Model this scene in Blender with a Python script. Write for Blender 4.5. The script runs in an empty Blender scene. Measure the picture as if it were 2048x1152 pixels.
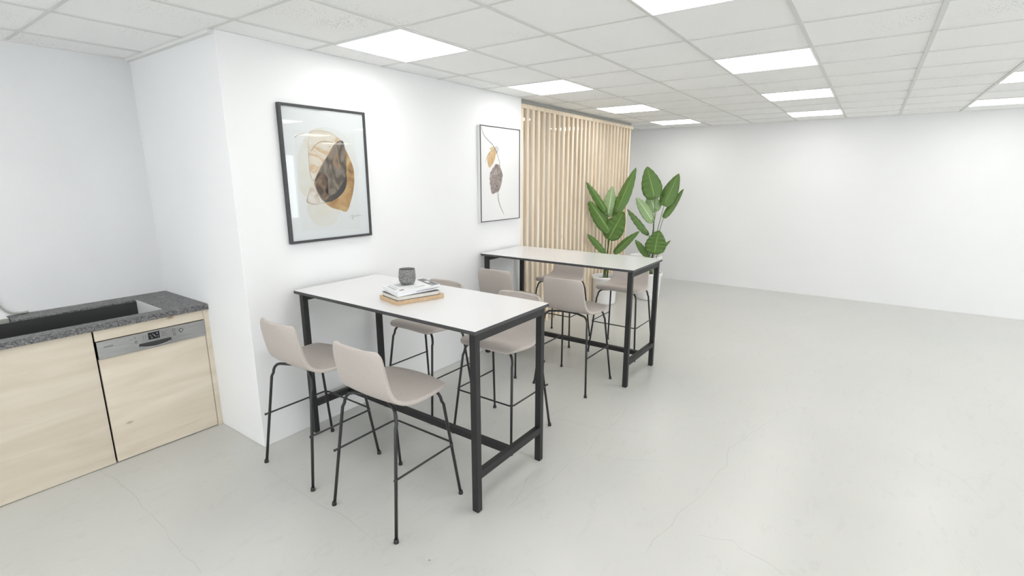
import bpy, bmesh, math, random
from mathutils import Vector, Matrix
random.seed(7)
S = bpy.context.scene
COL = S.collection
H = 2.5695                      # ceiling height

# ---------------------------------------------------------------- camera
yaw, pitch, roll = 0.6198, 0.2201, -0.0005
fw = Vector((-math.sin(yaw)*math.cos(pitch), math.cos(yaw)*math.cos(pitch), -math.sin(pitch)))
rt = Vector((math.cos(yaw), math.sin(yaw), 0)); up = rt.cross(fw)
r2 = rt*math.cos(roll)+up*math.sin(roll); u2 = -rt*math.sin(roll)+up*math.cos(roll)
cam = bpy.data.cameras.new('camera'); cam.sensor_width = 36; cam.lens = 991.84/2048*36
cam.clip_start = .05; cam.clip_end = 100
co = bpy.data.objects.new('camera', cam); COL.objects.link(co)
M = Matrix((r2, u2, -fw)).transposed().to_4x4(); M.translation = Vector((2.8274, -2.0627, 1.7634))
co.matrix_world = M; S.camera = co

# ---------------------------------------------------------------- world, exposure, lamps' power
W = bpy.data.worlds.new('daylight'); S.world = W; W.use_nodes = True
bg = W.node_tree.nodes['Background']; bg.inputs[0].default_value = (.95, .97, 1, 1); bg.inputs[1].default_value = 5.5
S.view_settings.view_transform = 'Standard'; S.view_settings.look = 'None'
S.view_settings.gamma = 1; S.view_settings.use_curve_mapping = False
S.view_settings.exposure = 0.34
PANEL_POWER = 5.1

# ---------------------------------------------------------------- materials
def mat(name):
    m = bpy.data.materials.new(name); m.use_nodes = True
    nt = m.node_tree; return m, nt, nt.nodes['Principled BSDF']
def N(nt, t, **kw):
    n = nt.nodes.new(t)
    for k, v in kw.items():
        if hasattr(n, k): setattr(n, k, v)
        else: n.inputs[k.replace('_', ' ')].default_value = v
    return n
def coords(nt, scale=(1, 1, 1), kind='Object'):
    tc = nt.nodes.new('ShaderNodeTexCoord'); mp = nt.nodes.new('ShaderNodeMapping')
    mp.inputs['Scale'].default_value = scale; nt.links.new(tc.outputs[kind], mp.inputs[0]); return mp.outputs[0]
def ramp(nt, fac, stops):
    r = nt.nodes.new('ShaderNodeValToRGB'); cr = r.color_ramp
    cr.elements.remove(cr.elements[1]); cr.elements[0].position = stops[0][0]; cr.elements[0].color = (*stops[0][1], 1)
    for p, c in stops[1:]: cr.elements.new(p).color = (*c, 1)
    nt.links.new(fac, r.inputs[0]); return r.outputs[0]
def bump(nt, b, h, strength=.2, dist=.01):
    n = nt.nodes.new('ShaderNodeBump'); n.inputs['Strength'].default_value = strength; n.inputs['Distance'].default_value = dist
    nt.links.new(h, n.inputs['Height']); nt.links.new(n.outputs[0], b.inputs['Normal'])
def plain(name, c, rough=.5, metal=0, nscale=0, namp=.05, bmp=0, bscale=400, coat=0):
    m, nt, b = mat(name)
    b.inputs['Base Color'].default_value = (*c, 1); b.inputs['Roughness'].default_value = rough; b.inputs['Metallic'].default_value = metal
    if coat: b.inputs['Coat Weight'].default_value = coat
    if nscale:
        n = N(nt, 'ShaderNodeTexNoise', Scale=nscale, Detail=6.0); nt.links.new(coords(nt), n.inputs['Vector'])
        lo = tuple(max(0, x*(1-namp)) for x in c); hi = tuple(min(1, x*(1+namp)) for x in c)
        nt.links.new(ramp(nt, n.outputs[0], [(.3, lo), (.7, hi)]), b.inputs['Base Color'])
    if bmp:
        n = N(nt, 'ShaderNodeTexNoise', Scale=bscale, Detail=3.0); nt.links.new(coords(nt), n.inputs['Vector'])
        bump(nt, b, n.outputs[0], bmp, .002)
    return m
def wood(name, dark, light, scale, knots=False, rough=.5):
    m, nt, b = mat(name); b.inputs['Roughness'].default_value = rough
    v = coords(nt, scale)
    n = N(nt, 'ShaderNodeTexNoise', Scale=1.0, Detail=8.0, Distortion=.6); nt.links.new(v, n.inputs['Vector'])
    col = ramp(nt, n.outputs[0], [(.25, dark), (.5, tuple((a+c)/2 for a, c in zip(dark, light))), (.75, light)])
    # every board a slightly different tint
    oi = nt.nodes.new('ShaderNodeObjectInfo')
    hs = nt.nodes.new('ShaderNodeHueSaturation'); mr = N(nt, 'ShaderNodeMapRange'); mr.inputs[3].default_value = .9; mr.inputs[4].default_value = 1.06
    nt.links.new(oi.outputs['Random'], mr.inputs[0]); nt.links.new(mr.outputs[0], hs.inputs['Value']); nt.links.new(col, hs.inputs['Color'])
    out = hs.outputs[0]
    if knots:
        kv = coords(nt, knots); k = N(nt, 'ShaderNodeTexVoronoi', Scale=1.0); nt.links.new(kv, k.inputs['Vector'])
        f = ramp(nt, k.outputs['Distance'], [(.02, (1, 1, 1)), (.065, (0, 0, 0))])
        mx = N(nt, 'ShaderNodeMix', data_type='RGBA'); nt.links.new(f, mx.inputs[0]); nt.links.new(out, mx.inputs[6])
        mx.inputs[7].default_value = (dark[0]*.62, dark[1]*.5, dark[2]*.36, 1); out = mx.outputs[2]
    nt.links.new(out, b.inputs['Base Color']); bump(nt, b, n.outputs[0], .06, .002)
    return m

m_wall = plain('white_plaster', (.83, .835, .84), .75, nscale=1.3, namp=.012, bmp=.12, bscale=9)
m_kwall = plain('white_rough_plaster', (.80, .805, .81), .8, nscale=2.2, namp=.02, bmp=.25, bscale=12)
m_trim = plain('white_painted_trim', (.78, .78, .76), .5, bmp=.02, bscale=80)
m_grid = plain('ceiling_bar_enamel', (.70, .70, .68), .45, bmp=.02, bscale=60)
m_black = plain('black_powder_coat', (.013, .013, .014), .5, bmp=.10, bscale=900)
m_tube = plain('black_tube', (.017, .017, .018), .35, bmp=.05, bscale=700)
m_edge = plain('dark_edge_band', (.05, .05, .052), .45, bmp=.05, bscale=500)
m_top = plain('white_laminate', (.74, .74, .745), .18, nscale=2, namp=.006)
m_fabric = plain('beige_stool_fabric', (.50, .453, .418), .85, nscale=260, namp=.10, bmp=.35, bscale=700)
m_steel, nt, b = mat('brushed_steel'); b.inputs['Metallic'].default_value = 1; b.inputs['Roughness'].default_value = .27
b.inputs['Base Color'].default_value = (.50, .50, .50, 1)
n = N(nt, 'ShaderNodeTexNoise', Scale=1.0, Detail=4.0); nt.links.new(coords(nt, (40, 6, 900)), n.inputs['Vector'])
nt.links.new(ramp(nt, n.outputs[0], [(.3, (.30, .30, .30)), (.7, (.46, .46, .455))]), b.inputs['Base Color']); bump(nt, b, n.outputs[0], .05, .001)
m_dark = plain('dark_gap', (.03, .03, .032), .6, bmp=.02)
m_display = plain('display_glass', (.012, .012, .014), .12, bmp=.01)
m_ink = plain('grey_print', (.10, .10, .11), .5, bmp=.01)
m_lightink = plain('pale_display_marks', (.55, .6, .6), .4, bmp=.01)
m_sink = plain('dark_grey_composite', (.036, .036, .037), .5, nscale=500, namp=.2, bmp=.06)
m_whitepl = plain('white_plastic', (.83, .83, .83), .3, nscale=4, namp=.01)
m_greypl = plain('pale_grey_plastic', (.40, .40, .37), .4, nscale=8, namp=.05)
m_pot = plain('white_glazed_pot', (.84, .84, .84), .28, nscale=5, namp=.01)
m_soil = plain('potting_soil', (.12, .10, .08), .95, nscale=60, namp=.5, bmp=.8, bscale=80)
m_canvas = plain('white_canvas', (.77, .77, .765), .8, bmp=.1, bscale=900)
m_paper = plain('picture_paper', (.76, .765, .77), .7, nscale=3, namp=.01)
m_sheet = plain('art_sheet', (.735, .735, .73), .7, nscale=3, namp=.01)
m_frame = plain('dark_grey_frame', (.045, .046, .05), .42, nscale=60, namp=.2, bmp=.05)
m_pages = plain('book_pages', (.66, .63, .58), .8, nscale=30, namp=.05)
m_cover = plain('white_book_cover', (.80, .81, .82), .4, nscale=4, namp=.01)
m_darkcover = plain('charcoal_book_cover', (.05, .05, .052), .5, nscale=40, namp=.1)
m_greyprint = plain('grey_cover_print', (.16, .16, .165), .5, nscale=160, namp=.6)
m_paleprint = plain('pale_cover_print', (.50, .51, .52), .5, nscale=60, namp=.25)
m_stem = plain('dark_green_stem', (.075, .13, .03), .5, nscale=30, namp=.3)
m_slat = wood('pine_slat', (.80, .62, .43), (.95, .86, .71), (26, 26, 1.6), knots=(14, 9, 1.4))
m_board = wood('tan_board', (.50, .345, .20), (.61, .44, .275), (5, 60, 60))
m_door = wood('pale_birch_front', (.61, .53, .42), (.74, .67, .56), (3.5, 1.6, 13), knots=(2.5, 2.2, 5.0), rough=.45)

# granite worktop
m_gran, nt, b = mat('grey_speckled_granite'); b.inputs['Roughness'].default_value = .42
v = N(nt, 'ShaderNodeTexVoronoi', Scale=150.0); nt.links.new(coords(nt), v.inputs['Vector'])
n = N(nt, 'ShaderNodeTexNoise', Scale=60.0, Detail=5.0); nt.links.new(coords(nt), n.inputs['Vector'])
mx = N(nt, 'ShaderNodeMix', data_type='RGBA'); mx.inputs[0].default_value = .5
nt.links.new(ramp(nt, v.outputs['Color'], [(.1, (.03, .03, .033)), (.5, (.11, .11, .115)), (.9, (.42, .41, .39))]), mx.inputs[6])
nt.links.new(ramp(nt, n.outputs[0], [(.35, (.04, .04, .045)), (.65, (.20, .20, .205))]), mx.inputs[7])
nt.links.new(mx.outputs[2], b.inputs['Base Color'])

# speckled cup
m_cup, nt, b = mat('grey_speckled_stoneware'); b.inputs['Roughness'].default_value = .6
n = N(nt, 'ShaderNodeTexNoise', Scale=300.0, Detail=3.0); nt.links.new(coords(nt), n.inputs['Vector'])
nt.links.new(ramp(nt, n.outputs[0], [(.40, (.06, .06, .062)), (.52, (.17, .172, .175)), (.60, (.42, .42, .40))]), b.inputs['Base Color']); bump(nt, b, n.outputs[0], .3, .001)

# ceiling tile: mineral board with pits
m_tile, nt, b = mat('mineral_ceiling_board'); b.inputs['Roughness'].default_value = .9
c = coords(nt)
v = N(nt, 'ShaderNodeTexVoronoi', Scale=85.0); nt.links.new(c, v.inputs['Vector'])
n = N(nt, 'ShaderNodeTexNoise', Scale=2.2, Detail=3.0); nt.links.new(c, n.inputs['Vector'])
cut = N(nt, 'ShaderNodeMapRange'); cut.inputs[1].default_value = .46; cut.inputs[2].default_value = .72; cut.inputs[3].default_value = .02; cut.inputs[4].default_value = .27
nt.links.new(n.outputs[0], cut.inputs[0])
lt = N(nt, 'ShaderNodeMath', operation='LESS_THAN'); nt.links.new(v.outputs['Distance'], lt.inputs[0]); nt.links.new(cut.outputs[0], lt.inputs[1])
mx = N(nt, 'ShaderNodeMix', data_type='RGBA'); nt.links.new(lt.outputs[0], mx.inputs[0]); mx.inputs[6].default_value = (.93, .93, .92, 1); mx.inputs[7].default_value = (.50, .49, .47, 1)
nt.links.new(mx.outputs[2], b.inputs['Base Color'])
n2 = N(nt, 'ShaderNodeTexNoise', Scale=70.0, Detail=4.0); nt.links.new(c, n2.inputs['Vector']); bump(nt, b, n2.outputs[0], .25, .004)

# floor: trowelled pale micro-cement
m_floor, nt, b = mat('trowelled_microcement'); c = coords(nt)
n = N(nt, 'ShaderNodeTexNoise', Scale=.7, Detail=5.0, Distortion=.1); nt.links.new(c, n.inputs['Vector'])
base = ramp(nt, n.outputs[0], [(.3, (.545, .55, .52)), (.5, (.566, .567, .54)), (.7, (.586, .582, .56))])
n3 = N(nt, 'ShaderNodeTexNoise', Scale=1.0, Detail=9.0, Distortion=2.5); nt.links.new(coords(nt, (9, 3.0, 1)), n3.inputs['Vector'])
sm = ramp(nt, n3.outputs[0], [(.60, (1, 1, 1)), (.645, (.93, .93, .925)), (.69, (1, 1, 1))])
mu = N(nt, 'ShaderNodeMix', data_type='RGBA', blend_type='MULTIPLY'); mu.inputs[0].default_value = .7
nt.links.new(base, mu.inputs[6]); nt.links.new(sm, mu.inputs[7])
v = N(nt, 'ShaderNodeTexVoronoi', Scale=3.2); nt.links.new(c, v.inputs['Vector'])
sp = ramp(nt, v.outputs['Distance'], [(.016, (.5, .47, .42)), (.024, (1, 1, 1))])
mu2 = N(nt, 'ShaderNodeMix', data_type='RGBA', blend_type='MULTIPLY'); mu2.inputs[0].default_value = .8
nt.links.new(mu.outputs[2], mu2.inputs[6]); nt.links.new(sp, mu2.inputs[7]); nt.links.new(mu2.outputs[2], b.inputs['Base Color'])
b.inputs['Roughness'].default_value = .28
bump(nt, b, n3.outputs[0], .05, .01)
m_crack = plain('floor_hairline', (.40, .40, .375), .5, nscale=6, namp=.15)

# leaves: underside / face with a pale midrib from UV
def leafmat(name, dark, light):
    m, nt, b = mat(name); b.inputs['Roughness'].default_value = .36
    uv = nt.nodes.new('ShaderNodeUVMap'); sx = nt.nodes.new('ShaderNodeSeparateXYZ'); nt.links.new(uv.outputs[0], sx.inputs[0])
    w = N(nt, 'ShaderNodeTexWave', wave_type='BANDS', bands_direction='Y', Scale=9.0, Distortion=2.0, Detail=2.0); nt.links.new(uv.outputs[0], w.inputs['Vector'])
    base = ramp(nt, w.outputs['Fac'], [(0, dark), (1, light)])
    d = N(nt, 'ShaderNodeMath', operation='SUBTRACT'); d.inputs[1].default_value = .5; nt.links.new(sx.outputs[0], d.inputs[0])
    a = N(nt, 'ShaderNodeMath', operation='ABSOLUTE'); nt.links.new(d.outputs[0], a.inputs[0])
    f = ramp(nt, a.outputs[0], [(.015, (1, 1, 1)), (.035, (0, 0, 0))])
    mx = N(nt, 'ShaderNodeMix', data_type='RGBA'); nt.links.new(f, mx.inputs[0]); nt.links.new(base, mx.inputs[6])
    mx.inputs[7].default_value = (light[0]*1.7, light[1]*1.5, light[2]*1.8, 1)
    nt.links.new(mx.outputs[2], b.inputs['Base Color']); bump(nt, b, w.outputs['Fac'], .25, .003)
    return m
m_leaf = leafmat('banana_leaf_green', (.055, .125, .018), (.125, .235, .045))
m_leafpale = leafmat('banana_leaf_pale', (.22, .36, .14), (.36, .48, .26))
# glazing
def glass(name, tint=(.97, .98, .98)):
    m = bpy.data.materials.new(name); m.use_nodes = True; nt = m.node_tree; nt.nodes.clear()
    o = nt.nodes.new('ShaderNodeOutputMaterial'); t = nt.nodes.new('ShaderNodeBsdfTransparent'); t.inputs[0].default_value = (*tint, 1)
    g = nt.nodes.new('ShaderNodeBsdfGlossy'); g.inputs['Roughness'].default_value = .02
    lw = nt.nodes.new('ShaderNodeLayerWeight'); lw.inputs[0].default_value = .5; mx = nt.nodes.new('ShaderNodeMixShader')
    pw = N(nt, 'ShaderNodeMath', operation='POWER'); pw.inputs[1].default_value = 5.0; nt.links.new(lw.outputs['Facing'], pw.inputs[0])
    ma = N(nt, 'ShaderNodeMath', operation='MULTIPLY_ADD'); ma.inputs[1].default_value = .95; ma.inputs[2].default_value = .03; nt.links.new(pw.outputs[0], ma.inputs[0])
    nt.links.new(ma.outputs[0], mx.inputs[0]); nt.links.new(t.outputs[0], mx.inputs[1]); nt.links.new(g.outputs[0], mx.inputs[2]); nt.links.new(mx.outputs[0], o.inputs[0])
    return m
m_glass = glass('clear_glass')
m_lamp = bpy.data.materials.new('led_diffuser'); m_lamp.use_nodes = True; nt = m_lamp.node_tree; b = nt.nodes['Principled BSDF']
b.inputs['Base Color'].default_value = (.9, .9, .9, 1); b.inputs['Emission Color'].default_value = (1, .985, .965, 1); b.inputs['Emission Strength'].default_value = PANEL_POWER

# ---------------------------------------------------------------- mesh helpers
def box(bm, x0, x1, y0, y1, z0, z1, mi=0):
    vs = [bm.verts.new(p) for p in ((x0,y0,z0),(x1,y0,z0),(x1,y1,z0),(x0,y1,z0),(x0,y0,z1),(x1,y0,z1),(x1,y1,z1),(x0,y1,z1))]
    fs = [bm.faces.new([vs[i] for i in q]) for q in ((0,3,2,1),(4,5,6,7),(0,1,5,4),(1,2,6,5),(2,3,7,6),(3,0,4,7))]
    for f in fs: f.material_index = mi
    return fs
def tube(bm, pts, r, n=10, mi=0, r1=None):
    pts = [Vector(p) for p in pts]; rings = []; ref = None
    for i, p in enumerate(pts):
        d = (pts[min(i+1, len(pts)-1)]-pts[max(i-1, 0)]).normalized()
        if ref is None: ref = d.orthogonal().normalized()
        ref = (ref-d*ref.dot(d)).normalized(); bi = d.cross(ref)
        rr = r if r1 is None else r+(r1-r)*i/(len(pts)-1)
        rings.append([bm.verts.new(p+(ref*math.cos(2*math.pi*k/n)+bi*math.sin(2*math.pi*k/n))*rr) for k in range(n)])
    for a, c in zip(rings, rings[1:]):
        for k in range(n):
            f = bm.faces.new((a[k], a[(k+1) % n], c[(k+1) % n], c[k])); f.smooth = True; f.material_index = mi
    for rg, rev in ((rings[0], True), (rings[-1], False)):
        f = bm.faces.new(rg[::-1] if rev else rg); f.material_index = mi
def lathe(bm, prof, n=48, cx=0, cy=0, mi=0, close=True):
    rings = [[bm.verts.new((cx+r*math.cos(2*math.pi*k/n), cy+r*math.sin(2*math.pi*k/n), z)) for k in range(n)] for r, z in prof]
    for a, c in zip(rings, rings[1:]):
        for k in range(n):
            f = bm.faces.new((a[k], a[(k+1) % n], c[(k+1) % n], c[k])); f.smooth = True; f.material_index = mi
    if close:
        f = bm.faces.new(rings[0][::-1]); f.material_index = mi; f = bm.faces.new(rings[-1]); f.material_index = mi
def smoothpath(pts, sub=6):
    P = [Vector(p) for p in pts]; out = []
    for i in range(len(P)-1):
        a = P[max(i-1, 0)]; b = P[i]; c = P[i+1]; d = P[min(i+2, len(P)-1)]
        for k in range(sub):
            t = k/sub
            out.append(.5*((2*b)+(c-a)*t+(2*a-5*b+4*c-d)*t*t+(3*b-a-3*c+d)*t**3))
    out.append(P[-1]); return out
def obj(name, bm, mats, parent=None, bevel=0, seg=2, loc=None, recalc=True):
    if recalc: bmesh.ops.recalc_face_normals(bm, faces=bm.faces)
    me = bpy.data.meshes.new(name); bm.to_mesh(me); bm.free()
    for m in (mats if isinstance(mats, (list, tuple)) else [mats]): me.materials.append(m)
    o = bpy.data.objects.new(name, me); COL.objects.link(o)
    if parent: o.parent = parent
    if loc: o.location = loc
    if bevel:
        md = o.modifiers.new('bevel', 'BEVEL'); md.width = bevel; md.segments = seg; md.limit_method = 'ANGLE'; md.angle_limit = math.radians(50)
        md.harden_normals = False
    return o
def tag(o, label, cat, group=None, kind=None):
    o['label'] = label; o['category'] = cat
    if group: o['group'] = group
    if kind: o['kind'] = kind
    return o
def thing(name, label, cat, loc=(0, 0, 0), rz=0, group=None):
    o = bpy.data.objects.new(name, None); COL.objects.link(o); o.location = loc; o.rotation_euler = (0, 0, rz)
    o.empty_display_size = .1
    return tag(o, label, cat, group)
def struct(name, bm, mats, label=None, parent=None, bevel=0):
    o = obj(name, bm, mats, parent, bevel)
    if not parent:
        o['kind'] = 'structure'; o['label'] = label; o['category'] = name.split('_')[0]
    return o
def dup(root, loc, rz, label):
    r = root.copy(); COL.objects.link(r); r.location = loc; r.rotation_euler = (0, 0, rz); r['label'] = label
    for ch in list(root.children):
        c = ch.copy(); COL.objects.link(c); c.parent = r
        for g in list(ch.children):
            d = g.copy(); COL.objects.link(d); d.parent = c
    return r
def text(bm_target, s, size, fn, mi=0):
    """flat lettering: glyph outlines filled and mapped through fn(x, y) -> 3D"""
    cu = bpy.data.curves.new('lettering', 'FONT'); cu.body = s; cu.size = size; cu.fill_mode = 'FRONT' if hasattr(cu, 'fill_mode') else cu.fill_mode
    o = bpy.data.objects.new('lettering', cu); COL.objects.link(o); bpy.context.view_layer.update()
    me = bpy.data.meshes.new_from_object(o.evaluated_get(bpy.context.evaluated_depsgraph_get()))
    vs = [bm_target.verts.new(fn(v.co.x, v.co.y)) for v in me.vertices]
    for p in me.polygons:
        try: f = bm_target.faces.new([vs[i] for i in p.vertices]); f.material_index = mi
        except ValueError: pass
    bpy.data.objects.remove(o); bpy.data.curves.remove(cu); bpy.data.meshes.remove(me)
# ================================================================ the setting
WX, CY, BY, KX, RX, RY, LX = -.265, -.578, 6.588, -1.52, 8.4, -6.0, -4.6
bm = bmesh.new(); box(bm, LX-.2, RX+.2, RY-.2, BY+.2, -.12, 0)
random.seed(11)
def crack(pts, w=.0022, jit=.012):
    P = [Vector((*p, 0)) for p in pts]; Q = []
    for a, c in zip(P, P[1:]):
        n = max(2, int((c-a).length/.09)); d = (c-a).normalized(); o = Vector((-d.y, d.x, 0))
        for k in range(n): Q.append(a+(c-a)*k/n+o*random.uniform(-jit, jit))
    Q.append(P[-1]); last = None
    for i, q in enumerate(Q):
        d = (Q[min(i+1, len(Q)-1)]-Q[max(i-1, 0)]).normalized(); o = Vector((-d.y, d.x, 0))*w*random.uniform(.4, 1)
        cur = (bm.verts.new(q+o+Vector((0, 0, .0004))), bm.verts.new(q-o+Vector((0, 0, .0004))))
        if last: f = bm.faces.new((last[0], last[1], cur[1], cur[0])); f.material_index = 1
        last = cur
crack([(-0.84, -1.31), (-0.42, -1.28), (0.1, -1.3), (0.55, -1.32)], 0.0011)
crack([(0.01, -0.7), (0.42, -0.72), (0.71, -0.71), (1.08, -0.73)], 0.0011)
crack([(1.45, -0.12), (1.48, 0.17), (1.49, 0.47), (1.52, 0.59), (1.48, 0.93), (1.5, 1.08), (1.47, 1.38)], 0.0011)
crack([(1.52, 0.59), (1.71, 0.66), (1.98, 0.8)], 0.0011)
crack([(1.1, 0.91), (1.47, 0.96), (1.7, 1.09)], 0.0011)
crack([(1.44, -0.14), (1.39, 0.04), (1.35, 0.24)], 0.0011)
crack([(2.54, 2.15), (2.43, 1.81), (2.27, 1.21), (2.3, 0.99), (2.25, 0.6), (2.2, 0.35), (2.18, 0.14), (2.16, 0.03)], 0.0011)
crack([(2.34, 0.25), (2.48, 0.3), (2.58, 0.26), (2.65, 0.24), (2.72, 0.21)], 0.0011)
crack([(1.31, 2.44), (1.79, 1.97), (1.97, 1.9)], 0.0011)
crack([(3.23, 1.9), (3.33, 1.77), (3.48, 1.65), (3.55, 1.44)], 0.0011)
crack([(1.05, 0.9), (1.13, 1.38), (1.09, 1.72)], 0.0011)

struct('floor', bm, [m_floor, m_crack], 'pale grey trowelled cement floor with hairline seams')

bm = bmesh.new(); box(bm, LX-.2, RX+.2, RY-.2, BY+.2, H, H+.12)
struct('ceiling', bm, m_tile, 'suspended ceiling of off-white pitted mineral tiles')
bm = bmesh.new()          # suspended grid: runners along the room, cross bars between them
i = int(LX/.6)-1
while i*.6 < RX:
    x = i*.6
    if x > LX:
        y0 = RY if x > KX else CY
        box(bm, x-.012, x+.012, y0 if not (KX < x < WX) else RY, BY, H-.006, H+.002)
    i += 1
j = int(RY/.6)
while j*.6 < BY:
    y = j*.6
    if y > RY: box(bm, (KX if y < CY else LX), RX, y-.010, y+.010, H-.004, H+.001)
    j += 1
struct('trim_1', bm, m_grid, 'grey-white metal grid bars dividing the ceiling tiles')
bm = bmesh.new()          # wall angle strips under the tile edge
for b_ in ((KX, KX+.022, RY, CY), (WX, RX, BY-.022, BY), (RX-.022, RX, RY, BY)):
    box(bm, *b_, H-.008, H+.001)
box(bm, KX, WX-.02, CY-.03, CY, H-.022, H+.001)
struct('trim_2', bm, m_trim, 'white edge angle where the ceiling meets the walls')

bm = bmesh.new(); box(bm, LX, WX, CY, 2.44, 0, H); struct('wall_left', bm, m_wall, 'white plastered wall block carrying the two pictures', bevel=.004)
bm = bmesh.new(); box(bm, KX-.2, KX, RY, CY, 0, H); struct('wall_kitchen', bm, m_kwall, 'uneven white wall behind the kitchen worktop')
bm = bmesh.new(); box(bm, LX-.2, RX+.2, BY, BY+.2, 0, H); struct('wall_back', bm, m_wall, 'long bare white far wall')
bm = bmesh.new(); box(bm, LX-.2, LX, 2.0, BY, 0, H); struct('wall_far_left', bm, m_wall, 'white wall beyond the slatted screen')
def window(k, label, loc, rz, w2, hgt):
    t = bpy.data.objects.new('window_%d' % k, None); COL.objects.link(t); t['kind'] = 'structure'; t['category'] = 'window'
    t['label'] = label; t.location = loc; t.rotation_euler = (0, 0, rz); bm = bmesh.new()
    for q in ((-w2, -w2+.06, 0, hgt), (w2-.06, w2, 0, hgt), (-w2+.06, w2-.06, 0, .06), (-w2+.06, w2-.06, hgt-.06, hgt), (-.03, .03, .06, hgt-.06)):
        box(bm, .06, .12, *q)
    obj('window_frame', bm, m_trim, t); bm = bmesh.new(); box(bm, .088, .095, -w2+.05, w2-.05, .05, hgt-.05); obj('window_pane', bm, m_glass, t)
bm = bmesh.new(); wins = [(-.6, 1.2), (2.1, 3.9), (4.8, 6.6)]; xs = KX-.2  # rear windows added to let daylight in from behind the camera
for a, c in wins: box(bm, xs, a, RY-.2, RY, 0, H); box(bm, a, c, RY-.2, RY, 0, .8); box(bm, a, c, RY-.2, RY, 2.35, H); xs = c
box(bm, xs, RX+.2, RY-.2, RY, 0, H)
struct('wall_front', bm, m_wall, 'white wall behind the viewer, opened for three added daylight windows')
for k, (a, c) in enumerate(wins): window(k+1, 'unseen white framed window added behind the viewer for daylight, %s of three' % ('left', 'middle', 'right')[k], ((a+c)/2, RY, .8), -math.pi/2, (c-a)/2, 1.55)
# window side, outside the picture on the right
bm = bmesh.new(); wins = [(-.4, 1.6), (3.2, 5.2)]; ys = RY
for a, c in wins: box(bm, RX, RX+.2, ys, a, 0, H); box(bm, RX, RX+.2, a, c, 0, .7); box(bm, RX, RX+.2, a, c, 2.35, H); ys = c
box(bm, RX, RX+.2, ys, BY, 0, H)
struct('wall_right', bm, m_wall, 'white side wall with two windows')
for k, (a, c) in enumerate(wins): window(k+4, 'white framed window in the side wall, %s' % ('nearer', 'farther')[k], (RX, (a+c)/2, .7), 0, (c-a)/2, 1.65)

# ---------------------------------------------------------------- LED ceiling panels
def ceiling_light(a, b_, label, group):
    t = thing('ceiling_light', label, 'ceiling light', (a*.6+.3, b_*.6+.3, H), 0, group)
    bm = bmesh.new(); s = .287
    for q in ((-.297, -s, -.297, .297), (s, .297, -.297, .297), (-s, s, -.297, -s), (-s, s, s, .297)): box(bm, *q, -.009, 0)
    obj('light_frame', bm, m_whitepl, t)
    bm = bmesh.new(); box(bm, -s, s, -s, s, -.006, -.001); obj('diffuser', bm, m_lamp, t)
    return t
G = 'square LED panels in the suspended ceiling'
LIGHTS = {
 (0, 0): 'square white ceiling light nearest the left wall, in front of the larger abstract picture',
 (0, 3): 'square ceiling light above the far bar table, nearest the top of the leaf picture',
 (0, 6): 'square ceiling light beside the slatted screen, third along the left row',
 (0, 9): 'smallest ceiling light of the left row, just past the end of the slatted screen',
 (3, 0): 'large ceiling light cut off by the top edge of the photo',
 (3, 3): 'widest whole ceiling light of the middle row, tilted quadrilateral right of centre',
 (3, 6): 'second whole ceiling light of the middle row, behind the widest one',
 (3, 9): 'thin far ceiling light of the middle row, closest to the back wall',
 (6, 6): 'ceiling light cut off by the right edge of the photo, the upper of two',
 (6, 9): 'ceiling light at the right edge of the photo nearest the back wall',
 (-3, 6): 'ceiling light seen through the leftmost gaps of the slatted screen',
 (-3, 9): 'farther ceiling light glimpsed through the middle gaps of the slatted screen'}
for a in (0, 3, 6, 9, 12):
    for b_ in (-9, -6, -3, 0, 3, 6, 9):
        ceiling_light(a, b_, LIGHTS.get((a, b_), 'unseen ceiling light added behind the slatted screen to brighten the slats'), G if (a, b_) in LIGHTS else 'ceiling lights outside the picture')
for b_ in (6, 9):
    ceiling_light(-3, b_, LIGHTS[(-3, b_)], G); ceiling_light(-6, b_, 'unseen ceiling light added behind the slatted screen to brighten the slats', 'ceiling lights outside the picture')  # outer pair is unseen, added to brighten the slats from behind

# ================================================================ slatted timber screen
t = thing('slatted_screen', 'floor-to-ceiling screen of vertical pale pine slats beside the white wall', 'screen', (-.315, 2.485, 0))
for k in range(27):
    bm = bmesh.new(); y = k*.1125; box(bm, -.018, .018, y, y+.045, 0, 2.485)
    obj('slat', bm, m_slat, t, bevel=.0015, seg=1)
bm = bmesh.new(); box(bm, -.02, .028, -.04, 3.03, 2.478, 2.52); box(bm, -.05, -.02, -.04, 3.03, 2.49, 2.515); obj('top_rail', bm, m_slat, t, bevel=.002)
for y in (0.02, 1.5, 2.9):
    bm = bmesh.new(); box(bm, -.045, -.025, y-.03, y+.03, 2.515, H-.006); obj('ceiling_bracket', bm, m_slat, t)

bm = bmesh.new(); box(bm, -.022, -.004, -.04, 3.02, 2.521, H-.007); obj('rail_gap_strip', bm, m_greypl, t)  # grey strip filling the gap between rail and ceiling

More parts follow.
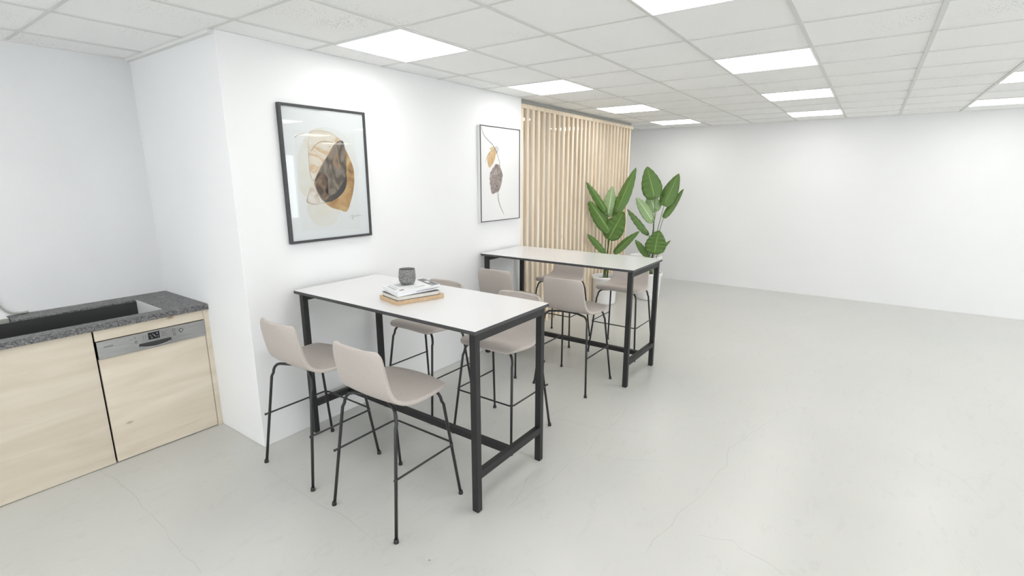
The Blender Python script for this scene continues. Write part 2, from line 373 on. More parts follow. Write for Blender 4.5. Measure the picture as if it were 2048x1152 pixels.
# ================================================================ bar tables
def bar_table(y, x0, label):
    t = thing('bar_table', label, 'table', (0, y, 0), 0, 'two bar-height tables')
    X0, X1, Y = x0, 1.34, .345
    bm = bmesh.new()
    box(bm, X0, X1, -Y, Y, 1.008, 1.027, 1); box(bm, X0+.0008, X1-.0008, -Y+.0008, Y-.0008, 1.027, 1.030, 0)
    obj('tabletop', bm, [m_top, m_edge], t)
    lx = (X0+.028, X1-.015)
    for x, s in ((lx[0], 1), (lx[1], -1)):
        for sy in (-1, 1):
            bm = bmesh.new(); yo = sy*(Y-.02); box(bm, min(x, x+s*.04), max(x, x+s*.04), min(yo, yo-sy*.036), max(yo, yo-sy*.036), .003, 1.0)
            l = obj('leg', bm, m_black, t, bevel=.002)
            bm = bmesh.new(); box(bm, min(x, x+s*.04)+.003, max(x, x+s*.04)-.003, min(yo, yo-sy*.036)+.003, max(yo, yo-sy*.036)-.003, 0, .004); obj('foot_pad', bm, m_dark, l)
        bm = bmesh.new(); box(bm, min(x, x+s*.04)+.001, max(x, x+s*.04)-.001, -Y+.056, Y-.056, .962, .999); obj('top_rail', bm, m_black, t, bevel=.002)
        bm = bmesh.new(); box(bm, min(x, x+s*.04)+.001, max(x, x+s*.04)-.001, -Y+.056, Y-.056, .192, .234); obj('end_stretcher', bm, m_black, t, bevel=.002)
    bm = bmesh.new(); box(bm, lx[0]+.04, lx[1]-.04, -.02, .02, .194, .232); obj('long_stretcher', bm, m_black, t, bevel=.002)
    bm = bmesh.new(); box(bm, lx[0]+.05, lx[1]-.05, -.10, -.06, .975, 1.008); box(bm, lx[0]+.05, lx[1]-.05, .06, .10, .975, 1.008)
    for x in lx: 
        s = .02 if x < .5 else -.02
        for yy in (-.28, 0, .28): box(bm, x+s-.012, x+s+.012, yy-.012, yy+.012, .998, 1.009)
    obj('underframe', bm, m_edge, t)
    return t
bar_table(.055, -.222, 'nearer white-topped bar table with black steel frame, holding the books and grey cup')
bar_table(2.05, -.240, 'farther white-topped bar table with black steel frame, empty top, beside the slatted screen')

# ================================================================ bar stools
def make_stool(label):
    t = thing('bar_stool', label, 'bar stool', (0, 0, 0), 0, 'beige upholstered bar stools')
    prof = [(-.240, .966, .150), (-.239, .956, .178), (-.228, .905, .189), (-.210, .835, .191), (-.191, .770, .194), (-.168, .712, .200), (-.138, .680, .213),
            (-.09, .665, .229), (-.02, .665, .240), (.06, .676, .242), (.13, .687, .236), (.182, .688, .222), (.220, .675, .190)]
    T = [-1, -.94, -.8, -.55, -.28, 0, .28, .55, .8, .94, 1]
    bm = bmesh.new(); g = []
    for i, (y, z, w) in enumerate(prof):
        f = i/(len(prof)-1); row = []
        back = max(0, 1-f*2.2); rear = math.exp(-((f-.5)/.18)**2); front = max(0, (f-.68)/.32)
        for u in T:
            a = abs(u); yy = y+back*.038*a*a+(.0 if i else 0); zz = z+rear*.012*a*a-front*.014*a*a
            if i == 0: zz -= .016*a**3
            if i == len(prof)-1: yy -= .022*a**3
            row.append(bm.verts.new((w*u, yy, zz)))
        g.append(row)
    for r, q in zip(g, g[1:]):
        for k in range(len(T)-1):
            f = bm.faces.new((r[k], r[k+1], q[k+1], q[k])); f.smooth = True
    o = obj('seat_shell', bm, m_fabric, t, recalc=False)
    sd = o.modifiers.new('pad', 'SOLIDIFY'); sd.thickness = .023; sd.offset = 0
    ss = o.modifiers.new('round', 'SUBSURF'); ss.levels = 2; ss.render_levels = 2
    for sx in (-1, 1):
        for sy in (-1, 1):
            q = lambda z: (sx*(.25-.045*z/.60), sy*(.24-.075*z/.60))
            pts = [(*q(0.012), .012), (*q(.3), .3), (*q(.57), .57)]
            x6, y6 = q(.62)
            pts += [(sx*.203, sy*.158, .590), (sx*.1995, sy*.155, .612), (sx*.192, sy*.150, .629), (sx*.178, sy*.143, .644), (sx*.160, sy*.134, .650), (sx*.06, sy*.09, .652)]
            bm = bmesh.new(); tube(bm, pts, .0085, 12); l = obj('leg', bm, m_tube, t)
            bm = bmesh.new(); lathe(bm, [(.0095, .022), (.0115, .016), (.0135, .004), (.0125, 0)], 16, sx*.2505, sy*.2405); obj('foot_cap', bm, m_tube, l)
    zf = .325; q = lambda z: (.25-.045*z/.60, .24-.075*z/.60); fx, fy = q(zf); fx += .013; fy += .013; r = .03
    path = [(-fx, -fy-.004, zf), (-fx, fy-r, zf)]+[(-fx+r-r*math.cos(a), fy-r+r*math.sin(a), zf) for a in (.4, .8, 1.2)]+[(-fx+r, fy, zf), (fx-r, fy, zf)]+[(fx-r+r*math.sin(a), fy-r+r*math.cos(a), zf) for a in (.4, .8, 1.2)]+[(fx, fy-r, zf), (fx, -fy-.004, zf)]
    bm = bmesh.new(); tube(bm, path, .0055, 10)
    for s in (-1, 1): bmesh.ops.create_uvsphere(bm, u_segments=10, v_segments=8, radius=.0078, matrix=Matrix.Translation((s*fx, -fy-.004, zf)))
    obj('footrest', bm, m_tube, t)
    bm = bmesh.new(); box(bm, -.07, .07, -.10, .10, .645, .660); obj('mounting_plate', bm, m_tube, t, bevel=.003)
    return t
st = make_stool('beige bar stool near the wall corner, second from the viewer, at the nearer table')
st.location = (.170, -.425, 0); PI = math.pi
dup(st, (.882, -.432, 0), 0, 'foreground beige bar stool, closest to the viewer, back turned, at the nearer table')
dup(st, (.170, .545, 0), PI, 'beige bar stool by the white wall beyond the nearer table, behind the books')
dup(st, (.882, .541, 0), PI, 'beige bar stool seen through the open end of the nearer table, behind its front legs')
dup(st, (.177, 1.590, 0), 0, 'beige bar stool between the two tables next to the white wall, under the leaf picture')
dup(st, (.877, 1.592, 0), 0, 'beige bar stool between the two tables with its whole back visible')
dup(st, (.168, 2.590, 0), PI, 'beige bar stool behind the farther table, directly in front of the pine slats')
dup(st, (.888, 2.600, 0), PI, 'beige bar stool behind the farther table, in front of the left plant pot')

# ================================================================ things on the nearer table
def slab(bm, cor, z0, z1, mi=0, inset=0):
    c = sum((Vector((*p, 0)) for p in cor), Vector())/4
    P = [Vector((*p, 0))+(c-Vector((*p, 0))).normalized()*inset for p in cor]
    vs = [bm.verts.new((p.x, p.y, z0)) for p in P]+[bm.verts.new((p.x, p.y, z1)) for p in P]
    for q in ((0, 3, 2, 1), (4, 5, 6, 7), (0, 1, 5, 4), (1, 2, 6, 5), (2, 3, 7, 6), (3, 0, 4, 7)): bm.faces.new([vs[i] for i in q]).material_index = mi
def quad(c, d1, d2):      # front corner, vector right, vector left
    c = Vector(c); d1 = Vector(d1); d2 = Vector(d2); return [tuple(c), tuple(c+d1), tuple(c+d1+d2), tuple(c+d2)]
bm = bmesh.new(); slab(bm, quad((.653, -.170), (.086, .306), (-.215, .052)), 1.0302, 1.0565)
tag(obj('serving_board', bm, m_board, None, bevel=.0015), 'tan wooden board lying under the two books on the white table', 'board')
t = thing('book', 'middle book with dark thin covers and cream pages, between tan board and white book', 'book', (0, 0, 0), 0, 'books stacked under the grey cup')
Q = quad((.655, -.168), (.077, .270), (-.183, .044))
bm = bmesh.new(); slab(bm, Q, 1.0567, 1.0595); slab(bm, Q, 1.0805, 1.0833); obj('cover', bm, m_darkcover, t)
bm = bmesh.new(); slab(bm, Q, 1.0595, 1.0805, inset=.005)
obj('pages', bm, m_pages, t)
c = Vector(Q[0]); d = (Vector(Q[1])-c); nrm = Vector((d.y, -d.x)).normalized()
bm = bmesh.new()
base = c+d*.28+nrm*(-.0028)
text(bm, 'CLASSIC', .017, lambda x, y: (base.x+d.normalized().x*x, base.y+d.normalized().y*x, 1.0645+y)); obj('spine_print', bm, m_paleprint, t)
t = thing('book', 'white-covered top book with a dark printed band, directly under the grey cup', 'book', (0, 0, 0), 0, 'books stacked under the grey cup')
Q = quad((.664, -.172), (.040, .312), (-.232, .080)); Z = 1.0835
bm = bmesh.new(); slab(bm, Q, Z, Z+.003); slab(bm, Q, Z+.0245, Z+.0275)
# soft spine on the viewer's side
obj('cover', bm, m_cover, t)
bm = bmesh.new(); slab(bm, Q, Z+.003, Z+.0245, inset=.004); obj('pages', bm, m_cover, t)
c = Vector(Q[0]); e1 = Vector(Q[1])-c; e2 = Vector(Q[3])-c
def on(u, v, dz=.0279): p = c+e1*u+e2*v; return (p.x, p.y, Z+dz)
bm = bmesh.new()
def patch(u0, u1, v0, v1, mi=0, dz=.0279):
    f = bm.faces.new([bm.verts.new(on(*q, dz)) for q in ((u0, v0), (u1, v0), (u1, v1), (u0, v1))]); f.material_index = mi
patch(.80, .985, .03, .93, 0); patch(.86, .93, .38, .60, 2, .0281); patch(.83, .87, .12, .2, 1, .0281)
patch(.03, .09, .25, .8, 1); patch(.12, .15, .35, .9, 1); patch(.10, .2, .12, .2, 0); patch(.2, .5, .5, .85, 1, .0278)
L1, L2 = e1.length, e2.length
text(bm, 'HOME', .026, lambda x, y: on(.46+x/L1, .12+y/L2, .0281), 0)
obj('cover_print', bm, [m_greyprint, m_paleprint, m_cover], t)
bm = bmesh.new()
for u0, u1 in ((.42, .98),):
    n_ = Vector((e1.y, -e1.x)).normalized()*.0006
    a = c+e1*u0+n_; q = c+e1*u1+n_
    bm.faces.new([bm.verts.new((p.x, p.y, z)) for p, z in ((a, Z+.010), (q, Z+.010), (q, Z+.012), (a, Z+.012))])
obj('spine_line', bm, m_darkcover, t)
t = thing('cup', 'dark grey speckled stoneware cup without handle on top of the books', 'cup', (.532, .028, Z+.0277))
bm = bmesh.new()
R_ = [(.026, 0), (.036, .002), (.045, .010), (.0505, .024), (.0525, .040), (.0520, .060), (.0500, .082), (.0490, .0945), (.0480, .0965), (.0465, .0945), (.047, .080), (.049, .06), (.0485, .04), (.044, .018), (.03, .010), (.01, .009)]
lathe(bm, R_, 56); obj('cup_body', bm, m_cup, t)

# ================================================================ pictures
A1_sheet=[(-0.1692, 2.061), (0.302, 2.0694), (0.2984, 1.3869), (-0.1737, 1.4123)]
A1_pale_big=[(0.0378, 2.0912), (-0.0317, 2.0709), (-0.0924, 2.0187), (-0.1402, 1.9377), (-0.161, 1.8496), (-0.1676, 1.6989), (-0.1351, 1.6441), (-0.0858, 1.6243), (0.0003, 1.6401), (0.1616, 1.6936), (0.22, 1.8286), (0.251, 1.9158), (0.191, 2.0266), (0.1172, 2.0772)]
A1_pale_right=[(0.0376, 2.0894), (0.1185, 2.0909), (0.2157, 2.0468), (0.2789, 1.9649), (0.316, 1.8299), (0.2989, 1.7707), (0.2675, 1.8293), (0.2274, 1.915), (0.164, 1.9785)]
A1_pale_low=[(-0.098, 1.6063), (-0.123, 1.5614), (-0.1131, 1.5053), (-0.0713, 1.4508), (-0.009, 1.4269), (0.0585, 1.4362), (0.1138, 1.4812), (0.1305, 1.539), (0.0942, 1.5796), (0.0184, 1.6018)]
A1_veil=[(-0.0596, 2.0453), (-0.043, 2.0596), (0.0199, 2.0684), (0.094, 2.0619), (0.1573, 2.0293), (0.1834, 2.0057), (0.1118, 1.9575), (0.0447, 1.8814), (-0.0166, 1.7978), (-0.0557, 1.7411), (-0.0784, 1.7838), (-0.0793, 1.8781), (-0.0745, 1.967), (-0.0681, 2.0114)]
A1_tan=[(0.2167, 1.9527), (0.2486, 1.8869), (0.2707, 1.8244), (0.273, 1.751), (0.2558, 1.6624), (0.2295, 1.5937), (0.1888, 1.5221), (0.1246, 1.5374), (0.0584, 1.5572), (0.0173, 1.5905), (-0.0273, 1.6316), (-0.0474, 1.697), (0.0578, 1.7891), (0.1556, 1.8844)]
A1_wing=[(-0.0536, 1.7411), (-0.0842, 1.693), (-0.12, 1.6117), (-0.1073, 1.5956), (-0.0793, 1.5852), (-0.0373, 1.5834), (0.0177, 1.5943), (-0.0184, 1.6686)]
A1_dark=[(0.1808, 2.0148), (0.2006, 2.0066), (0.2091, 1.9713), (0.2151, 1.9336), (0.2139, 1.8669), (0.2084, 1.7899), (0.1873, 1.7223), (0.1413, 1.6602), (0.0864, 1.6184), (0.0453, 1.596), (0.0093, 1.5975), (-0.0237, 1.6362), (-0.0479, 1.6924), (-0.0507, 1.7383), (0.001, 1.8163), (0.0631, 1.905), (0.1131, 1.9714), (0.1552, 2.006)]
A1_crescent=[(0.2037, 1.7899), (0.2077, 1.7415), (0.1898, 1.6834), (0.1449, 1.6359), (0.0851, 1.6041), (0.0453, 1.596), (0.0193, 1.6113), (0.0429, 1.6294), (0.1007, 1.6516), (0.1501, 1.6938), (0.1832, 1.7416)]
A1_smoke=[(-0.0263, 1.752), (0.0144, 1.7888), (0.0543, 1.7517), (0.0255, 1.677), (0.0484, 1.6292), (0.0139, 1.6114), (-0.0185, 1.6453), (-0.0422, 1.6969)]
L1_stroke=[(-0.1666, 2.0125), (-0.1456, 2.0284), (-0.1002, 2.04)]
L1_sig=[(0.2078, 1.4801), (0.2392, 1.4932), (0.2344, 1.4653), (0.2274, 1.4688), (0.2448, 1.4878), (0.2564, 1.48), (0.2696, 1.4914), (0.2749, 1.4809), (0.2884, 1.4933), (0.2976, 1.4846), (0.313, 1.4888)]
L1_arc=[(-0.0555, 1.9324), (-0.0262, 1.9693), (0.0236, 1.997), (0.0883, 2.0005), (0.1312, 1.988)]
A2_bud=[(1.9336, 2.0269), (1.9371, 2.0487), (1.963, 2.0612), (1.9906, 2.053), (2.0018, 2.0298), (1.9901, 2.0074), (1.9624, 2.012)]
A2_cap=[(1.9739, 2.022), (1.9174, 2.014), (1.8574, 2.0237), (1.8671, 2.0399), (1.894, 2.0504), (1.929, 2.0483), (1.9465, 2.0322)]
A2_gold=[(1.9819, 2.0071), (1.9523, 1.9756), (1.9323, 1.9276), (1.8915, 1.8792), (1.8483, 1.852), (1.8238, 1.8873), (1.8138, 1.9338), (1.8302, 1.9808), (1.8729, 2.0085), (1.9496, 2.0228)]
A2_leaf=[(1.961, 1.8901), (2.0052, 1.8813), (2.0166, 1.8573), (2.0381, 1.8382), (2.0496, 1.8041), (2.0629, 1.7846), (2.0524, 1.7354), (2.0368, 1.6863), (2.0078, 1.6374), (1.9775, 1.6164), (1.9362, 1.6096), (1.9002, 1.5988), (1.8762, 1.6111), (1.8718, 1.6354), (1.8608, 1.65), (1.8676, 1.674), (1.852, 1.6982), (1.8573, 1.7268), (1.8465, 1.7459), (1.8581, 1.7745), (1.8602, 1.8077), (1.8908, 1.8317), (1.8991, 1.8509), (1.9282, 1.8656), (1.9349, 1.8819)]
L2_stem=[(1.7315, 2.2213), (1.7499, 2.1733), (1.7869, 2.135), (1.8401, 2.1033), (1.8944, 2.0747), (1.9369, 2.0364), (1.9687, 1.9904), (1.9975, 1.9389), (2.0168, 1.8815), (2.0129, 1.8233)]
L2_stalk=[(1.9834, 1.6967), (1.9827, 1.6281), (1.9869, 1.5589), (2.0097, 1.4884), (2.0772, 1.3962)]
L2_tail=[(1.9335, 2.0203), (1.8697, 2.0083), (1.8301, 1.9761), (1.7983, 1.9333), (1.7869, 1.9005)]
L2_rib=[(1.9887, 1.881), (2.0043, 1.7941), (1.9951, 1.7064), (1.986, 1.6261)]

def blob(bm, pts, x, mi, sub=4):
    P = smoothpath([Vector((x, *p)) for p in pts]+[Vector((x, *pts[0]))], sub)[:-1]
    vs = [bm.verts.new(p) for p in P]; f = bm.faces.new(vs); f.material_index = mi
    return f
def ribbon(bm, pts, x, w, mi, sub=5):
    P = smoothpath([Vector((x, *p)) for p in pts], sub); last = None
    for i, p in enumerate(P):
        d = (P[min(i+1, len(P)-1)]-P[max(0, i-1)]).normalized(); o = Vector((0, -d.z, d.y))*w*(.35+.65*math.sin(math.pi*(.12+.8*i/(len(P)-1))))
        cur = (bm.verts.new(p+o), bm.verts.new(p-o))
        if last: bm.faces.new((last[0], last[1], cur[1], cur[0])).material_index = mi
        last = cur
def wash(name, stops, scale=9, dist=1.5, detail=6, st=(1, 1, 1), alpha=None):
    m, nt, b = mat(name); b.inputs['Roughness'].default_value = .8
    n = N(nt, 'ShaderNodeTexNoise', Scale=scale, Detail=float(detail), Distortion=dist); nt.links.new(coords(nt, st), n.inputs['Vector'])
    nt.links.new(ramp(nt, n.outputs[0], stops), b.inputs['Base Color'])
    if alpha is not None: b.inputs['Alpha'].default_value = alpha
    return m
w_pale = wash('pale_cream_wash', [(.3, (.73, .715, .68)), (.6, (.71, .67, .60)), (.8, (.68, .60, .49))], 7)
w_palest = wash('palest_wash', [(.35, (.735, .735, .725)), (.7, (.71, .695, .66))], 5)
w_veil = wash('cream_veil', [(.3, (.73, .69, .62)), (.52, (.70, .61, .50)), (.60, (.62, .42, .25)), (.68, (.72, .65, .55))], 8, 1.2)
w_tan = wash('ochre_wash', [(.32, (.13, .075, .035)), (.42, (.38, .21, .08)), (.58, (.54, .34, .15)), (.75, (.60, .42, .23))], 10, .8)
w_wing = wash('pale_brown_wing', [(.3, (.46, .33, .22)), (.5, (.70, .64, .58)), (.7, (.75, .72, .68))], 14, 1)
w_dark = wash('umber_wash', [(.28, (.045, .034, .026)), (.42, (.115, .085, .062)), (.52, (.24, .20, .165)), (.60, (.33, .19, .085)), (.72, (.13, .105, .09))], 9, .7, st=(1, 1.6, .8))
w_cres = wash('charcoal_wash', [(.3, (.035, .032, .034)), (.7, (.075, .06, .052))], 12)
w_smoke = wash('smoky_brown_wash', [(.35, (.05, .035, .028)), (.52, (.17, .10, .055)), (.7, (.30, .19, .11))], 12)
w_line = plain('brown_line', (.45, .30, .18), .8, nscale=30, namp=.3)
w_pencil = plain('grey_pencil', (.22, .22, .22), .8, nscale=30, namp=.3)
w_stem = plain('grey_green_line', (.11, .105, .08), .8, nscale=30, namp=.3)
w_gold = wash('amber_leaf', [(.3, (.50, .33, .16)), (.6, (.64, .48, .29)), (.8, (.56, .38, .20))], 16, .6, st=(1, 3, .7))
w_grey = wash('taupe_leaf', [(.3, (.17, .14, .13)), (.5, (.30, .25, .235)), (.7, (.42, .37, .34))], 16, .8, st=(1, 1.5, 1.5))
w_bud = wash('silver_bud', [(.3, (.42, .42, .43)), (.7, (.62, .62, .62))], 20)

t = thing('framed_picture', 'large dark-framed abstract print of overlapping brown leaf shapes, above the nearer table', 'picture', (0, 0, 0))
Y0, Y1, Z0, Z1 = -.264, .395, 1.331, 2.219; XB, XF = WX+.001, -.235
bm = bmesh.new(); w = .017
for q in ((Y0, Y0+w, Z0, Z1), (Y1-w, Y1, Z0, Z1), (Y0+w, Y1-w, Z0, Z0+w), (Y0+w, Y1-w, Z1-w, Z1)): box(bm, XB, XF, *q)
obj('frame', bm, m_frame, t, bevel=.001, seg=1)
bm = bmesh.new(); box(bm, XB+.003, -.2450, Y0+w, Y1-w, Z0+w, Z1-w, 0)
lay = [(A1_sheet, 1, 1), (A1_pale_big, 2, 4), (A1_pale_right, 3, 4), (A1_pale_low, 2, 4), (A1_veil, 4, 4), (A1_tan, 5, 4), (A1_wing, 6, 4), (A1_dark, 7, 4), (A1_crescent, 8, 4), (A1_smoke, 9, 4)]
for k, (p, mi, sub) in enumerate(lay): blob(bm, p, -.2449+.00012*(k+1), mi, sub)
ribbon(bm, L1_stroke, -.2434, .0022, 10); ribbon(bm, L1_arc, -.2434, .0026, 10); ribbon(bm, L1_sig, -.2434, .0012, 11)
ribbon(bm, A1_veil+[A1_veil[0]], -.2440+.0003, .0012, 10); ribbon(bm, A1_wing[1:6], -.2434, .0026, 10)
rnd = random.Random(3)
for y, z, r in ((.086, 1.967, .004), (-.052, 2.052, .003), (.10, 2.04, .003), (.03, 1.93, .002), (.245, 1.73, .004), (-.03, 1.90, .002), (.235, 1.68, .005)):
    blob(bm, [(y+r*math.cos(a), z+r*math.sin(a)) for a in (0, 1.05, 2.1, 3.14, 4.2, 5.2)], -.2433, 10)
bmesh.ops.triangulate(bm, faces=[f for f in bm.faces if len(f.verts) > 4])
o = obj('print', bm, [m_paper, m_sheet, w_pale, w_palest, w_veil, w_tan, w_wing, w_dark, w_cres, w_smoke, w_line, w_pencil], t, recalc=False)
bm = bmesh.new(); box(bm, -.2400, -.2385, Y0+w-.001, Y1-w+.001, Z0+w-.001, Z1-w+.001); obj('glass_pane', bm, m_glass, t)

t = thing('canvas_picture', 'narrower white-sided canvas of a drooping grey leaf and stem, beside the slatted screen', 'picture', (0, 0, 0))
Y0, Y1, Z0, Z1 = 1.706, 2.362, 1.332, 2.242; XF = -.226
bm = bmesh.new(); w = .007
for q in ((Y0, Y0+w, Z0, Z1), (Y1-w, Y1, Z0, Z1), (Y0+w, Y1-w, Z0, Z0+w), (Y0+w, Y1-w, Z1-w, Z1)): box(bm, XF-.006, XF, *q)
obj('dark_rim', bm, m_frame, t)
bm = bmesh.new(); box(bm, WX+.001, XF-.0062, Y0, Y1, Z0, Z1, 0)
for k, (p, mi, sub) in enumerate([(A2_gold, 1, 4), (A2_cap, 1, 4), (A2_bud, 2, 4), (A2_leaf, 3, 3)]): blob(bm, p, XF-.0060+.0002*(k+1), mi, sub)
for L, ww in ((L2_stem, .0024), (L2_stalk, .0036), (L2_tail, .0018)): ribbon(bm, L, XF-.0048, ww, 4)
ribbon(bm, L2_rib, XF-.0047, .0012, 5)
for k in range(7):      # side veins of the grey leaf
    f = k/7; y = 1.990+.006*math.sin(3*f); z = 1.86-.19*f
    ribbon(bm, [(y, z-.02), (y-.05, z+.012), (y-.095+.03*f*0, z+.020)] if k else [(y, z-.02), (y-.03, z), (y-.05, z+.0)], XF-.0047, .0008, 5)
    ribbon(bm, [(y, z-.02), (y+.025, z+.005)], XF-.0047, .0007, 5)
bmesh.ops.triangulate(bm, faces=[f for f in bm.faces if len(f.verts) > 4])
obj('canvas', bm, [m_canvas, w_gold, w_bud, w_grey, w_stem, plain('leaf_vein', (.48, .42, .38), .8, nscale=20, namp=.1)], t, recalc=False)
# ================================================================ kitchen run
bm = bmesh.new(); YL = -1.83
box(bm, -.905, -.815, YL, -.82, .872, .910); box(bm, KX, -.815, -.82, CY, .872, .910); box(bm, KX, -1.345, -1.462, -.82, .872, .910)
bmesh.ops.remove_doubles(bm, verts=bm.verts, dist=.0005)
tag(obj('worktop', bm, m_gran, None, bevel=.003), 'dark grey speckled worktop over the wood-fronted kitchen units, with the sink cut into it', 'worktop')
t = thing('sink', 'long dark grey sink sunk into the speckled worktop, with a white right-hand end', 'sink', (0, 0, 0))
bm = bmesh.new()
def inner(x0, x1, y0, y1, zb, zt, th=.008):
    box(bm, x0, x1, y0, y1, zb, zb+th); box(bm, x0, x0+th, y0, y1, zb+th, zt); box(bm, x1-th, x1, y0, y1, zb+th, zt); box(bm, x0+th, x1-th, y0, y0+th, zb+th, zt)
inner(-1.344, -.906, -1.815, -.829, .725, .900)
obj('basin', bm, m_sink, t)
bm = bmesh.new(); box(bm, -1.344, -.906, -.829, -.8205, .725, .908); obj('side_panel', bm, m_whitepl, t)['label'] = 'white end panel of sink'
bm = bmesh.new(); lathe(bm, [(.042, .7335), (.042, .736), (.03, .7365), (.012, .735)], 24, -1.12, -1.45); obj('drain', bm, m_steel, t)
t = thing('splash_tray', 'white ledge tray with curved grey rim, behind the left end of the sink', 'tray', (0, 0, 0))
bm = bmesh.new(); box(bm, KX+.002, -1.44, -1.815, -1.466, .880, .911); box(bm, -1.4398, -1.435, -1.815, -1.466, .874, .910, 1); obj('tray_body', bm, [m_whitepl, m_greypl], t, bevel=.001)
bm = bmesh.new(); tube(bm, smoothpath([(-1.508, y, z) for y, z in ((-1.53, 1.12), (-1.500, 1.03), (-1.485, .985), (-1.465, .948), (-1.44, .927), (-1.41, .919), (-1.36, .917))]), .006, 10); obj('curved_rim', bm, m_greypl, t)

t = thing('base_cabinet', 'plain pale wood kitchen cabinet front at the left edge, without handle', 'cabinet', (0, 0, 0))
bm = bmesh.new(); box(bm, -1.50, -.862, -1.826, -1.218, .002, .715); box(bm, -.90, -.862, -1.826, -1.218, .715, .866); obj('cabinet_body', bm, m_dark, t)
bm = bmesh.new(); box(bm, -.860, -.840, -1.824, -1.2225, .004, .868); obj('door', bm, m_door, t, bevel=.0012)
t = thing('dishwasher', 'built-in dishwasher with steel control strip above a pale wood front', 'dishwasher', (0, 0, 0))
bm = bmesh.new(); box(bm, -1.48, -.863, -1.210, -.614, .002, .715); obj('dishwasher_body', bm, m_dark, t)
bm = bmesh.new(); box(bm, -.860, -.840, -1.2125, -.6125, .006, .686); obj('wood_front', bm, m_door, t, bevel=.0012)
bm = bmesh.new(); box(bm, -.900, -.829, -1.2125, -.6125, .689, .799); cp = obj('control_panel', bm, m_steel, t, bevel=.002)
XP = -.8286
bm = bmesh.new(); box(bm, -.845, XP, -.949, -.885, .745, .791); ds = obj('display', bm, m_display, cp, bevel=.0005)
bm = bmesh.new()
for k, (y, z) in enumerate(((-.936, .770), (-.930, .757), (-.921, .777), (-.915, .768), (-.908, .760), (-.898, .778), (-.894, .758))):
    box(bm, XP, XP+.0004, y-.0035, y+.0035, z-.0012, z+.0012); 
    if k % 2: box(bm, XP, XP+.0004, y-.001, y+.001, z-.004, z+.004)
obj('display_marks', bm, m_lightink, cp)
bm = bmesh.new(); text(bm, 'SIEMENS', .0125, lambda x, y: (XP+.0003, -1.180+x, .7575+y)); obj('wordmark', bm, m_ink, cp)
bm = bmesh.new()
for y in (-.975, -.962, -.868, -.855):
    for z in (.778, .765, .752): box(bm, XP, XP+.0003, y-.0035, y+.0035, z-.0012, z+.0012)
for z in (.772, .745): box(bm, XP, XP+.0003, -1.048, -1.036, z-.0008, z+.0008)
obj('panel_print', bm, m_ink, cp)
def knob(y, z, r, d, n='button'):
    bm = bmesh.new(); lathe(bm, [(r, 0), (r, d*.8), (r*.9, d), (r*.35, d*1.02)], 20)
    o = obj(n, bm, m_steel, cp); o.location = (XP, y, z); o.rotation_euler = (0, math.pi/2, 0)
    bm = bmesh.new(); lathe(bm, [(r*1.45, 0), (r*1.45, .0006), (r*1.02, .0007)], 20); q = obj('button_ring', bm, m_ink, cp); q.location = (XP, y, z); q.rotation_euler = (0, math.pi/2, 0)
for a in ((-1.016, .748, .0058, .005), (-1.018, .777, .0035, .003), (-.803, .775, .006, .003), (-.801, .746, .006, .003)): knob(*a)
knob(-.760, .763, .0095, .006, 'knob')
# pocket handle: hollow's shade painted as a flat dark patch, bowed steel lip below
bm = bmesh.new(); top = [( -1.004+ .18*k/14, .731) for k in range(15)]
bot = [(y, .731-.015-.013*math.sin(math.pi*k/14)**.8) for k, (y, z) in enumerate(top)]
va = [bm.verts.new((XP+.0006, y, z)) for y, z in top]; vb = [bm.verts.new((XP+.0006, y, z)) for y, z in bot]
for k in range(14): bm.faces.new((va[k], vb[k], vb[k+1], va[k+1]))
obj('pocket_shade', bm, m_dark, cp)
bm = bmesh.new(); tube(bm, [(XP+.0015+.010*math.sin(math.pi*k/14), y, z-.002) for k, (y, z) in enumerate(bot)], .0040, 10)
obj('handle_lip', bm, m_steel, cp)
t = thing('filler_panel', 'pale wood filler strips around the top and right side of the dishwasher', 'panel', (0, 0, 0))
bm = bmesh.new(); box(bm, -.860, -.840, -1.2125, -.6105, .802, .868); obj('top_strip', bm, m_door, t, bevel=.001)
bm = bmesh.new(); box(bm, -1.40, -.834, -.6095, CY-.0005, 0, .871); obj('side_strip', bm, m_door, t, bevel=.001)

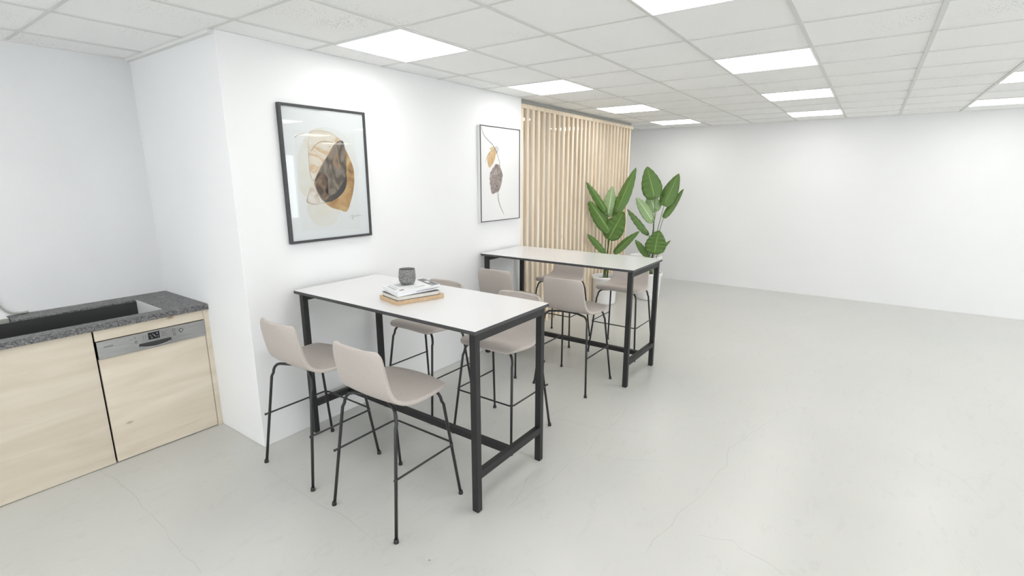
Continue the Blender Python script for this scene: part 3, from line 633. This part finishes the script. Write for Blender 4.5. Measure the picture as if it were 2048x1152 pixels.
# ================================================================ plants
RT = Vector((math.cos(yaw), math.sin(yaw), 0)); FW = Vector((-math.sin(yaw), math.cos(yaw), 0))
def leaf(parent, foot, b_, t_, w, dep, fold=.25, droop=.10, pale=False, tilt=0.0, stemr=.006):
    """blade from b_ to t_ (right, up) at depth dep (toward the room), on a stem rising from foot"""
    P = lambda q, d: RT*q[0]+Vector((0, 0, q[1]))+FW*d
    B = P(b_, dep[0]); T_ = P(t_, dep[1]); F = Vector(foot)
    ax = (T_-B); L = ax.length; ax.normalize()
    side = ax.cross(FW).normalized(); nrm = side.cross(ax).normalized()
    side = (side*math.cos(tilt)+nrm*math.sin(tilt)).normalized(); nrm = side.cross(ax).normalized()
    bm = bmesh.new(); uvl = bm.loops.layers.uv.new('UVMap'); n = 22; m = 4; g = []
    for i in range(n+1):
        f = i/n; c = B+ax*L*f+nrm*(droop*L*(4*f*(1-f))*.5)+Vector((0, 0, droop*L*math.sin(math.pi*f)*.5))
        ww = 1.2*w*(math.sin(math.pi*min(1, f**.80*.95+.05))**.60)*(1.12-.38*f)*(1-.0*f)
        if i == n: ww = .0015
        rip = .10*w*math.sin(i*1.7+w*50)
        row = []
        for k in range(-m, m+1):
            u = k/m
            row.append((bm.verts.new(c+side*(ww*u)+nrm*(fold*ww*abs(u)+rip*u*u)), (.5+u/2, f)))
        g.append(row)
    for r, q in zip(g, g[1:]):
        for k in range(2*m):
            cs = (r[k], r[k+1], q[k+1], q[k]); f = bm.faces.new([x[0] for x in cs]); f.smooth = True
            for lp, x in zip(f.loops, cs): lp[uvl].uv = x[1]
    o = obj('leaf', bm, m_leafpale if pale else m_leaf, parent, recalc=False)
    sd = o.modifiers.new('blade', 'SOLIDIFY'); sd.thickness = .0016; sd.offset = 0
    bm = bmesh.new(); mid = (F+B)/2; mid = Vector(((F.x*.6+B.x*.4), (F.y*.6+B.y*.4), mid.z)); end = B+ax*.03
    tube(bm, smoothpath([F, mid, B, end], 6), stemr, 8, r1=stemr*.55); obj('leaf_stem', bm, m_stem, o)
def pot(parent, h=.40, rb=.150, rt=.180, name='pot'):
    bm = bmesh.new()
    lathe(bm, [(rb-.012, 0), (rb, .006), (rb+.004, .03), (rt-.010, h-.055), (rt-.008, h-.052), (rt+.004, h-.045), (rt+.006, h-.006), (rt, h), (rt-.010, h-.004), (rt-.012, h-.06), (rt-.02, h-.09), (.01, h-.09)], 64)
    return obj(name, bm, m_pot, parent)
def plant(loc, leaves, label):
    t = thing('potted_plant', label, 'plant', loc, 0, 'potted strelitzia plants in white pots')
    pot(t); bm = bmesh.new(); lathe(bm, [(.160, .313), (.158, .345), (.10, .350), (.01, .352)], 40)
    obj('soil', bm, m_soil, t); rnd = random.Random(len(label))
    for k, L in enumerate(leaves):
        a = k*2.4; foot = (.035*math.cos(a), .035*math.sin(a), .335); leaf(t, foot, *L)
    return t
plant((-.110, 4.335, 0), [
 ((.110, 1.28), (.360, 1.89), .074, (0, .02), .55, .08, False, .5),
 ((-.03, 1.30), (-.345, 1.70), .050, (-.10, -.24), .5, .10, False, -.4),
 ((.03, 1.02), (-.305, 1.45), .088, (-.10, -.22), .35, .14, False, -.35),
 ((.015, 1.22), (.070, 1.64), .078, (.06, .10), .25, .04, True, .1),
 ((.090, 1.20), (.140, 1.52), .060, (.02, .06), .4, .03, False, .9),
 ((.005, .92), (.180, 1.31), .118, (-.10, -.18), .30, .03, False, .15),
 ((-.026, .732), (-.31, 1.01), .045, (-.10, -.24), .4, .16, False, -.5),
 ((.101, .722), (.437, 1.035), .050, (-.04, -.06), .4, .10, False, .5)],
 'tall banana-leaved plant in a white pot, left of two, standing against the slatted screen')
plant((.309, 4.945, 0), [
 ((.010, 1.46), (-.125, 1.905), .122, (-.02, 0), .15, .03, False, .05),
 ((.150, 1.36), (.352, 1.81), .095, (0, .06), .35, .05, False, .35),
 ((.160, 1.19), (.440, 1.60), .048, (.02, .08), .5, .06, False, .6),
 ((.000, 1.13), (-.276, 1.48), .072, (-.04, -.10), .3, .14, True, -.2),
 ((.056, 1.27), (-.050, 1.53), .095, (.06, .10), .2, .03, True, .1),
 ((-.046, .95), (-.382, 1.317), .052, (-.02, -.06), .45, .14, False, -.5),
 ((.020, .68), (.050, 1.03), .128, (-.12, -.16), .12, .02, False, .05),
 ((-.040, .637), (-.259, .886), .048, (-.05, -.1), .4, .14, False, -.4),
 ((.105, .70), (.286, .864), .026, (-.02, .02), .4, .08, False, .5)],
 'tall banana-leaved plant in a white pot, right of two, against the far white wall')
t = thing('empty_planter', 'taller plain white planter standing behind the right potted plant', 'planter', (.05, 5.47, 0))
bm = bmesh.new(); lathe(bm, [(.155, 0), (.165, .006), (.175, .05), (.228, .50), (.240, .51), (.243, .555), (.236, .562), (.226, .555), (.222, .50), (.16, .12), (.01, .12)], 64)
obj('planter_body', bm, m_pot, t)
